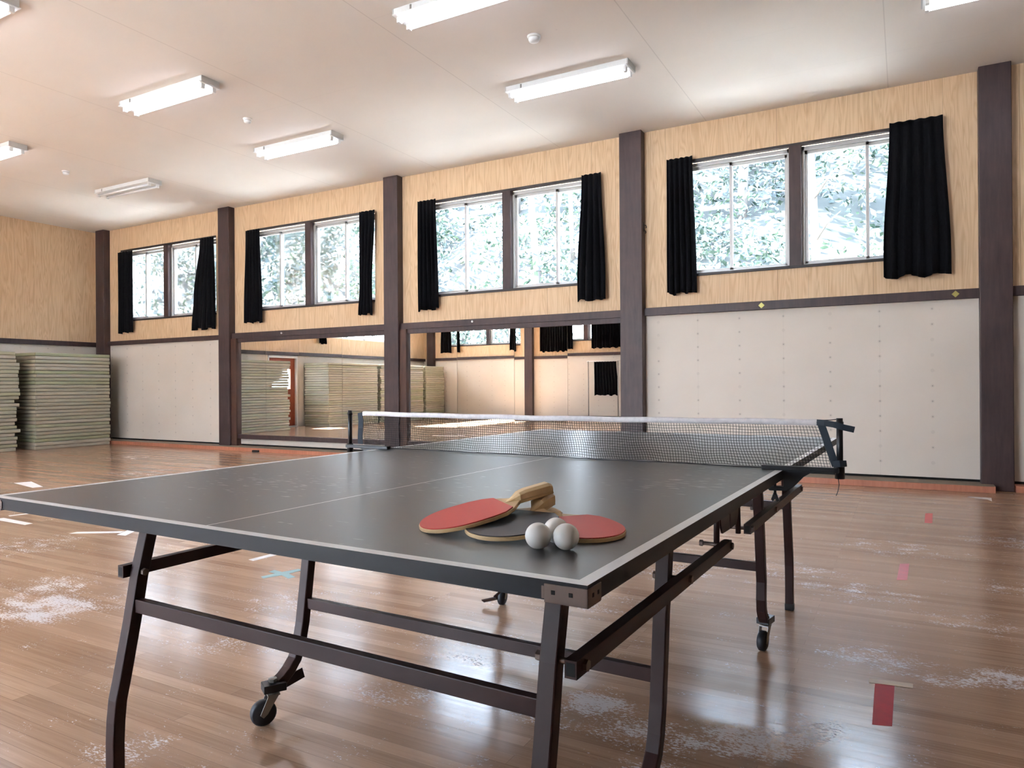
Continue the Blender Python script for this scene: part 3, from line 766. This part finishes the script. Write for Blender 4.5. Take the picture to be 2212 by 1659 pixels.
    # link bars on the outer sides, their bolts, the folding lock plates
    for lx, s in ((LXs[0],1),(LXs[1],-1)):
        xb = lx + s*(.050 if s > 0 else .031)
        y0 = mir(f,(0,.222,0))[1]; y1 = mir(f,(0,1.247,0))[1]; ya, yb = sorted((y0,y1))
        m = MB()
        m.box(xb-.011, xb+.011, ya, yb, .537, .567); e = .0004
        for yy in (ya, yb): m.box(xb-.008, xb+.008, yy-e, yy+e, .541, .563, 1)
        br = m.build('link_bar', [M['metal'], M['gap']], TBL, .0015)
        for yq in (.252, .838, 1.235):
            y = mir(f,(0,yq,0))[1]; m = MB()
            i0, i1 = sorted((lx - s*.026, xb + s*.017))
            m.tube([(i0,y,.552),(i1,y,.552)], .0055, 10)
            m.tube([(xb+s*.011,y,.552),(xb+s*.018,y,.552)], .010, 6, smooth=False); m.tube([(lx-s*.018,y,.552),(lx-s*.027,y,.552)], .009, 6, smooth=False)
            m.build('bolt', M['bracket'], br)
        P = lambda y, z: (mir(f,(0,y,0))[1], z)
        m = MB(); Mp = Matrix(((0,0,1,lx+s*.024),(1,0,0,0),(0,1,0,0),(0,0,0,1)))
        poly = [P(1.366,.734),P(1.366,.572),P(1.285,.574),P(1.264,.600),P(1.254,.64),P(1.256,.68),P(1.265,.734)]
        m.prism(poly, -.003, .003, Mp)
        pl = m.build('lock_plate', M['metal'], TBL, .001)
        m = MB(); m.tube([(lx+s*.024, *P(1.268,.665)), (lx+s*.022, *P(1.250,.655)), (lx+s*.020, *P(1.242,.62)), (lx+s*.020, *P(1.238,.535))], .0085, 10); m.build('hanger_rod', M['metal'], pl)
        m = MB(); yv = mir(f,(0,1.325,0))[1]; m.tube([(lx+s*.024, yv, .655),(lx+s*.036, yv, .655)], .012, 16); m.build('rivet', M['metal'], pl)

# ------------------------------------------------------------------ net
NET = thing('table_tennis_net', 'black mesh net with white top tape clamped across the table', 'net', (0,0,.76), -DY)
YN = 1.37
def nx_edge(u, z):      # u 0..1 along the net, slanted right edge
    xl = -1.612 - .004*math.sin(z*40); xr = .098 + (.905-z)/.14*.032
    return xl + (xr-xl)*u
m = MB(); rr = .0008; zt, zb = .892, .766; ncol, nrow = 205, 15
rnd = random.Random(3)
def netp(u, v):
    z = zt + (zb-zt)*v
    x = nx_edge(u, z) + .0022*math.sin(u*31+v*5) + .0016*math.sin(u*67-v*7)
    y = YN + .004*math.sin(u*9+v*2) + .0025*math.sin(u*23-v*4) + .006*math.sin(v*PI)*math.sin(u*5)
    zz = z + .0015*math.sin(u*40+v*6) - .003*math.sin(u*PI)*(1-v) + .0012*math.sin(u*90+v*3)*v
    return (x, y, zz-.76)
for i in range(ncol+1):
    m.tube([netp(i/ncol, k/10) for k in range(11)], rr, 3, smooth=False, caps=False)
for j in range(nrow+1):
    m.tube([netp(k/170, j/nrow) for k in range(171)], rr, 3, smooth=False, caps=False)
m.build('net_mesh', M['net'], NET, recalc=False)
m = MB(); m.tube([(x, YN+.003*math.sin(x*4), .7635-.76+.0008*math.sin(x*13)) for x in [-1.50+.02*k for k in range(75)]], .0018, 6); m.build('bottom_cord', M['black'], NET)
# folded white tape along the top
vs = []; n = 90
for k in range(n+1):
    u = k/n; x = -1.615 + 1.722*u; dz = -.0035*math.sin(u*PI) + .0008*math.sin(u*37)
    y = YN + .004*math.sin(u*9) + .0025*math.sin(u*23)
    for (dy, z) in ((-.0035,.8905),(-.004,.905),(0,.9075),(.004,.905),(.0035,.8905)):
        vs.append((x, y+dy+.0008*math.sin(u*70+z*90), z+dz-.76))
fs = [(5*k+q, 5*k+q+1, 5*k+6+q, 5*k+5+q) for k in range(n) for q in range(4)]
m = MB().add(vs, fs, 0, True)
m.build('top_tape', M['band'], NET, recalc=False).modifiers.new('cloth','SOLIDIFY').thickness = .0008
m = MB(); m.tube([(.148,YN,.909-.76),(.125,YN,.906-.76),(.10,YN,.905-.76)], .0012, 6); m.tube([(-1.687,YN,.909-.76),(-1.65,YN,.908-.76),(-1.61,YN,.907-.76)], .0012, 6)
m.tube([(.143,YN,.745-.76),(.146,YN,.725-.76),(.142,YN,.705-.76),(.138,YN,.694-.76)], .001, 6); m.build('tension_cord', M['black'], NET)
for s, xp in ((1, .148), (-1, -1.687)):
    ed = 0 if s > 0 else -1.525
    X = lambda d: ed + s*d
    po = MB().tube([(X(.148 if s>0 else .162),YN,.750-.76),(X(.148 if s>0 else .162),YN,.9115-.76)], .0085, 16).build('post', M['black'], NET)
    xpost = X(.148 if s > 0 else .162)
    m = MB(); m.tube([(xpost,YN,.742-.76),(xpost,YN,.776-.76)], .0125, 14); m.build('post_socket', M['black'], po)
    m = MB(); m.tube([(xpost,YN,.893-.76),(xpost,YN,.902-.76)], .0105, 14); m.build('post_collar', M['black'], po)
    a, c_ = sorted((X(-.058), xpost))
    m = MB(); m.box(a, c_, YN-.028, YN-.008, .7605-.76, .7735-.76); cl = m.build('clamp', M['black'], NET, .002)
    poly = [(.002,.762),(.092,.762),(.074,.756),(.056,.744),(.042,.728),(.028,.713),(.012,.702),(-.036,.700),(-.042,.706),(-.040,.713),(.002,.713)]
    m = MB(); m.prism([(X(x), z-.76) for x, z in poly], 0, .016, Matrix.Translation((0, YN-.010, 0)) @ Matrix.Rotation(PI/2,4,'X')); m.build('clamp_jaw', M['black'], cl, .001)
    m = MB(); m.tube([(X(-.022),YN-.018,.732-.76),(X(-.022),YN-.018,.688-.76)], .004, 10)
    m.prism([(-.004,.012),(.004,.012),(.012,-.010),(.005,-.014),(0,-.006),(-.006,-.014),(-.011,-.008)], -.0025, .0025, Matrix.Translation((X(-.022), YN-.018, .682-.76)) @ Matrix.Rotation(PI/2,4,'X'))
    m.tube([(X(-.022),YN-.018,.733-.76),(X(-.022),YN-.018,.7295-.76)], .009, 14)
    m.build('clamp_screw', M['black'], cl)
# dark straps at the net ends
m = MB(); m.sweep([(.098,YN-.004,.903-.76),(.112,YN-.006,.86-.76),(.126,YN-.006,.815-.76),(.138,YN-.004,.777-.76)], .020, .004, (1,0,.25))
m.build('end_strap', M['strap'], NET, .001)
m = MB(); m.sweep([(.090,YN-.008,.899-.76),(.110,YN-.012,.898-.76),(.135,YN-.013,.894-.76),(.158,YN-.011,.887-.76),(.186,YN-.006,.8805-.76)], .0016, .017, (0,1,0))
m.build('loose_strap', M['strap'], NET); m = MB(); m.sweep([(.132,YN-.012,.782-.76),(.150,YN-.016,.786-.76),(.163,YN-.008,.786-.76),(.160,YN+.008,.784-.76)], .0016, .018, (0,1,0)); m.build('strap_loop', M['strap'], NET)
m = MB(); m.sweep([(-1.632,YN,.903-.76),(-1.624,YN-.004,.87-.76),(-1.622,YN-.008,.84-.76),(-1.628,YN-.004,.81-.76),(-1.632,YN,.775-.76)], .022, .003, (1,.3,0)); m.build('end_strap', M['strap'], NET, .001)

# ------------------------------------------------------------------ paddles and balls
def blade_outline(r=.074, end=.158, ew=.050, n=36):
    L = .082
    p = [(end, -ew), (.138,-.066), (.112,-r*.985)]
    for i in range(n+1):
        t = PI*i/n
        sn = math.sin(t); cs = math.cos(t)
        p.append((L-L*(abs(sn)**.93), -r*cs))
    return p + [(.112, r*.985), (.138,.066), (end, ew)]
def paddle(pose, label, front, back, hend, up, dn, name='paddle'):
    x, y, z, yaw, tl, ro = pose
    A = Vector((math.cos(yaw)*math.cos(tl), math.sin(yaw)*math.cos(tl), math.sin(tl)))
    B = Vector((-math.sin(yaw), math.cos(yaw), 0)); Cc = A.cross(B)
    B2 = B*math.cos(ro)+Cc*math.sin(ro); Cc = A.cross(B2)
    Mx = Matrix(((A.x,B2.x,Cc.x,x),(A.y,B2.y,Cc.y,y),(A.z,B2.z,Cc.z,z),(0,0,0,1)))
    t = thing('table_tennis_paddle', label, 'paddle', (0,0,0), 0, 'paddles on the table')
    t.matrix_world = Matrix.Rotation(-DY,4,'Z') @ Mx
    O = blade_outline()
    full = O + [(.168,.036),(.176,.024),(.184,.014),(hend,.012),(hend,-.012),(.184,-.014),(.176,-.024),(.168,-.036)]
    MB().prism(full, -.0032, .0032).build('blade', M['wood'], t, .0012)
    rb = [((px-.082)*.985+.0825 if px < .15 else px-.002, py*.985) for px, py in O]
    MB().prism(rb, .0033, .0052).build('rubber', M[front], t, .0004, 1)
    if back: MB().prism(rb, -.0050, -.0033).build('rubber', M[back], t, .0004, 1)
    # handle grip: sloped toe near the blade, rounded block to the end
    m = MB(); sec = []
    for (a, w, h) in ((.160,.003,.0034),(.176,.008,.010),(.186,.0135,up*.86),(.20,.0145,up),(hend-.006,.0145,up),(hend,.012,up-.004)):
        sec.append([(a,-w,.0032),(a,-w,h*.75),(a,-w*.6,h),(a,w*.6,h),(a,w,h*.75),(a,w,.0032)])
    vs = [p for s_ in sec for p in s_]; fs = []
    for k in range(len(sec)-1):
        for q in range(6): fs.append((6*k+q, 6*k+(q+1)%6, 6*k+6+(q+1)%6, 6*k+6+q))
    fs += [tuple(reversed(range(6))), tuple(6*(len(sec)-1)+q for q in range(6))]
    m.add(vs, fs, 0); m.build('grip', M['wood'], t, .001)
    if dn:
        m = MB(); m.box(.186, hend-.003, -.012, .012, -dn, -.0031); m.build('grip', M['cork'], t, .002)
    return t
paddle((-.388,.164,.7636,.905,.205,.01), 'red-faced penhold paddle resting tilted on top of the other handle', 'reds', None, .252, .018, 0)
paddle((-.242,.143,.7662,1.60,.098,0), 'black-faced penhold paddle under the red one, behind the balls', 'blackr', None, .236, .021, 0)
paddle((-.0790,.231,.7634,2.45,.045,0), 'red pimpled paddle lying flat right of the balls', 'red', None, .228, .0075, 0)
def ball(x, y, z, label, rot):
    t = MB(); n = 24; pr = [(.02*math.sin(PI*k/n)+1e-5, -.02*math.cos(PI*k/n)) for k in range(n+1)]
    t.lathe(pr, 40); o = t.build('table_tennis_ball', M['ball'])
    c_, s_ = math.cos(-DY), math.sin(-DY)
    o.location = (x*c_-y*s_, x*s_+y*c_, z); o.rotation_euler = rot
    tag(o, label, 'ball', 'white balls on the table')
    m = MB()      # small grey printed mark: crossed strokes
    def st(u0, v0, u1, v1):
        pts = []
        for k in range(5):
            u = u0+(u1-u0)*k/4; v = v0+(v1-v0)*k/4
            d = Vector((u, v, math.sqrt(max(1e-9, .02**2-u*u-v*v)))).normalized()*.02003
            pts.append(d)
        m.tube(pts, .0003, 4, smooth=False)
    for k in (-.0042, .0012):
        st(k, -.0015, k+.0034, .0018); st(k, .0018, k+.0034, -.0015)
    st(-.005,.0028,.005,.0028); st(-.003,-.0026,.0035,-.0026)
    m.build('printed_mark', M['ink'], o)
ball(-.1485,.1465,.780, 'white ball left of the two front balls', (-.75,.05,.45))
ball(-.1085,.1615,.780, 'white ball right of the two front balls, with a grey mark', (-.72,.42,.5))
ball(-.1430,.1960,.780, 'white ball behind the two front balls', (-.55,-.1,.4))

# ------------------------------------------------------------------ outdoors
def hz(x, y):
    d = max(0, y-12.6)
    return -.25 + d*1.02 - .012*d*d + .25*math.sin(x*.6+y*.3) + .2*math.sin(x*1.3-y*.8)*min(1, d*.3)
vs = []; fs = []; nx_, ny_ = 60, 34
for j in range(ny_+1):
    for i in range(nx_+1):
        x = -42+58*i/nx_; y = 12.4+26*j/ny_; vs.append((x, y, hz(x,y) if j else -.3))
for j in range(ny_):
    for i in range(nx_):
        o_ = j*(nx_+1)+i; fs.append((o_, o_+1, o_+nx_+2, o_+nx_+1))
struct(MB().add(vs, fs, 0, True).build('hillside', M['grass'], recalc=False), 'sunlit wooded slope outside the windows', 'ground')
b = MB(); b.box(-42, 16, YW+.2, 12.8, -.4, -.28); b.box(-42, 16, -24, YF-.2, -.4, -.28); b.box(-42, XL-.2, YF-.2, YW+.2, -.4, -.28)
struct(b.build('yard', M['gravel'], recalc=False), 'pale gravel yard around the building', 'ground')
# loose leaves of the undergrowth: nobody could count them
def leaf_quads(m, c, s, rnd):
    d = Vector((rnd.gauss(0,1), rnd.gauss(0,1)-.5, rnd.gauss(0,.8)+.5)).normalized()
    a = d.orthogonal().normalized(); a = Matrix.Rotation(rnd.uniform(0,6.28),3,d) @ a; b_ = d.cross(a)
    w = s*rnd.uniform(.35,.55)
    m.add([c-a*s, c-b_*w+d*s*.1, c+a*s, c+b_*w+d*s*.1], [(0,1,2,3)], 0)
rnd = random.Random(5); m = MB()
clumps = []
for k in range(950):
    y = 13.2 + 13.5*rnd.random()**.95; x = -.35+(rnd.uniform(-1.0,.12))*(y+.8)*1.45 + rnd.uniform(-1,2)
    clumps.append((x, y, hz(x,y)+rnd.uniform(.1,1.1), rnd.uniform(.45,1.0)))
for (x, y, z, r) in clumps:
    for q in range(58):
        d = Vector((rnd.gauss(0,1), rnd.gauss(0,1), rnd.gauss(0,.75))).normalized()*r*rnd.uniform(.55,1.05)
        leaf_quads(m, Vector((x,y,z))+d, rnd.uniform(.045,.13), rnd)
o = m.build('undergrowth', M['leaf'], recalc=False); tag(o, 'sunlit leafy undergrowth on the slope outside the windows', 'foliage', None, 'stuff')
def tree(x, y, r, h, lean, label, crown=True, seed=0):
    rnd = random.Random(seed)
    z0 = hz(x,y)-.2
    t = thing('tree', label, 'tree', (x, y, z0), 0, 'trees outside the windows')
    path = [(lean*h*q*.3+.06*math.sin(q*5+seed), .05*math.sin(q*4+seed), h*q) for q in [k/9 for k in range(10)]]
    tr = MB().tube(path, [r*(1.15-.5*k/9) for k in range(10)], 12)
    for k in range(5):
        q = rnd.uniform(.4,.95); bx_ = path[int(q*9)]; an = rnd.uniform(0,6.28); l = rnd.uniform(.6,1.6)
        tr.tube([bx_, (bx_[0]+math.cos(an)*l*.5, bx_[1]+math.sin(an)*l*.5, bx_[2]+l*.25), (bx_[0]+math.cos(an)*l, bx_[1]+math.sin(an)*l, bx_[2]+l*.35)], [r*.32,r*.2,r*.08], 7)
    tr.build('trunk', M['bark'], t)
    if crown:
        m = MB()
        for k in range(26):
            c = Vector((lean*h*.25+rnd.gauss(0,1.0), rnd.gauss(0,.8), h*rnd.uniform(.5,1.05)))
            for q in range(34):
                d = Vector((rnd.gauss(0,1), rnd.gauss(0,1), rnd.gauss(0,.7))).normalized()*rnd.uniform(.3,.7)
                leaf_quads(m, c+d, rnd.uniform(.06,.14), rnd)
        m.build('crown', M['leaf'], t, recalc=False)
tree(-1.22, 14.6, .085, 7.5, -.02, 'straight pale trunk in the right half of the large right window', False, 1)
tree(-8.15, 16.0, .09, 7.0, -.12, 'leaning pale trunk in the window above the right mirrors', False, 2)
tree(-7.65, 17.2, .06, 7.0, .03, 'slim pale trunk beside the leaning one', False, 3)
tree(-7.9, 19.5, .07, 8.0, .02, 'slim trunk farther up the slope behind the leaning one', True, 4)
tree(-3.4, 19.0, .12, 8.0, .02, 'leafy tree behind the left half of the large right window', True, 5)
tree(.4, 19.5, .12, 8.0, -.03, 'leafy tree behind the widest curtain and right window edge', True, 6)
tree(-11.0, 20.0, .13, 8.0, .02, 'leafy tree behind the left half of the window over the right mirrors', True, 7)
tree(-17.5, 21.5, .13, 8.0, -.02, 'leafy tree behind the window over the left mirrors', True, 8)
tree(-26.0, 22.0, .14, 8.5, .02, 'leafy tree behind the leftmost window', True, 9)

# added trees across the yard, blocking bright sky that the mirrors and table reflect
def sky_screen_tree(x, y, h, label, seed):
    rnd = random.Random(seed)
    t = thing('tree', label, 'tree', (x, y, -.28), 0, 'added trees across the yard')
    MB().tube([(0,0,0),(.05,.02,h*.4),(.0,0,h*.85)], [.14,.11,.05], 10).build('trunk', M['bark'], t)
    m = MB()
    for k in range(46):
        c = Vector((rnd.gauss(0,1.15), rnd.gauss(0,.8), h*rnd.uniform(.22,1.0)))
        for q in range(34):
            d = Vector((rnd.gauss(0,1), rnd.gauss(0,1), rnd.gauss(0,.8))).normalized()*rnd.uniform(.3,.75)
            leaf_quads(m, c+d, rnd.uniform(.09,.19), rnd)
    m.build('crown', M['leaf'], t, recalc=False)
sky_screen_tree(-13.6, -9.6, 5.6, 'added sky-screening leafy tree outside the opposite wall, reflected in the right mirrors', 31)
sky_screen_tree(-16.3, -10.2, 5.8, 'added sky-screening leafy tree farther out beyond the opposite wall, second from the gap', 32)
sky_screen_tree(-19.2, -10.0, 5.6, 'added sky-screening leafy tree beyond the opposite wall, farthest from the gap', 33)

# ------------------------------------------------------------------ light
w = bpy.data.worlds.new('World'); scene.world = w; w.use_nodes = True
nt = w.node_tree; bg = nt.nodes['Background']
tc = nt.nodes.new('ShaderNodeTexCoord'); sp = nt.nodes.new('ShaderNodeSeparateXYZ'); rp = nt.nodes.new('ShaderNodeValToRGB')
nt.links.new(tc.outputs['Generated'], sp.inputs[0]); nt.links.new(sp.outputs[2], rp.inputs[0])
rp.color_ramp.elements[0].position = 0.0; rp.color_ramp.elements[0].color = (.90,.97,1.12,1)
rp.color_ramp.elements[1].position = .8; rp.color_ramp.elements[1].color = (.60,.80,1.20,1)
nt.links.new(rp.outputs[0], bg.inputs[0]); bg.inputs[1].default_value = 10.5
sd = bpy.data.lights.new('sun', 'SUN'); sd.energy = 60.0; sd.angle = math.radians(.6); sd.color = (.98,1,1.06)
so = bpy.data.objects.new('sun', sd); COL.objects.link(so)
trv = Vector((1.0, -.08, -.82)).normalized()
so.rotation_euler = trv.to_track_quat('-Z', 'Y').to_euler(); so.location = (-30,4,25)

# ------------------------------------------------------------------ camera
cd = bpy.data.cameras.new('camera'); cam = bpy.data.objects.new('camera', cd); COL.objects.link(cam)
yaw, pit, rol, fpx = .5041765367523501, .0014834765238902303, -.006872948751380418, 1538.684506613681
cy, sy, cp, sn = math.cos(yaw), math.sin(yaw), math.cos(pit), math.sin(pit)
F = Vector((-sy*cp, cy*cp, sn)); Rr = Vector((cy, sy, 0)); U = Rr.cross(F)
r2 = Rr*math.cos(rol)+U*math.sin(rol); u2 = -Rr*math.sin(rol)+U*math.cos(rol)
cam.matrix_world = Matrix(((r2.x,u2.x,-F.x,.3480354426),(r2.y,u2.y,-F.y,-.8209660544),(r2.z,u2.z,-F.z,1.0105223193),(0,0,0,1)))
cd.sensor_fit = 'HORIZONTAL'; cd.sensor_width = 36; cd.lens = 36*fpx/2212; cd.clip_start = .05; cd.clip_end = 300
scene.camera = cam

# ------------------------------------------------------------------ render look
scene.view_settings.view_transform = 'Standard'; scene.view_settings.look = 'None'
scene.view_settings.exposure = 1.68; scene.view_settings.gamma = 1.0; scene.view_settings.use_curve_mapping = False
cy_ = scene.cycles; cy_.use_light_tree = False
cy_.use_adaptive_sampling = True; cy_.adaptive_threshold = .06; cy_.adaptive_min_samples = 36
cy_.max_bounces = 5; cy_.diffuse_bounces = 3; cy_.glossy_bounces = 4; cy_.transparent_max_bounces = 12; cy_.transmission_bounces = 4
cy_.blur_glossy = .6; cy_.sample_clamp_indirect = 12; cy_.use_denoising = True
try: cy_.denoiser = 'OPENIMAGEDENOISE'; cy_.denoising_input_passes = 'RGB_ALBEDO_NORMAL'
except Exception: pass
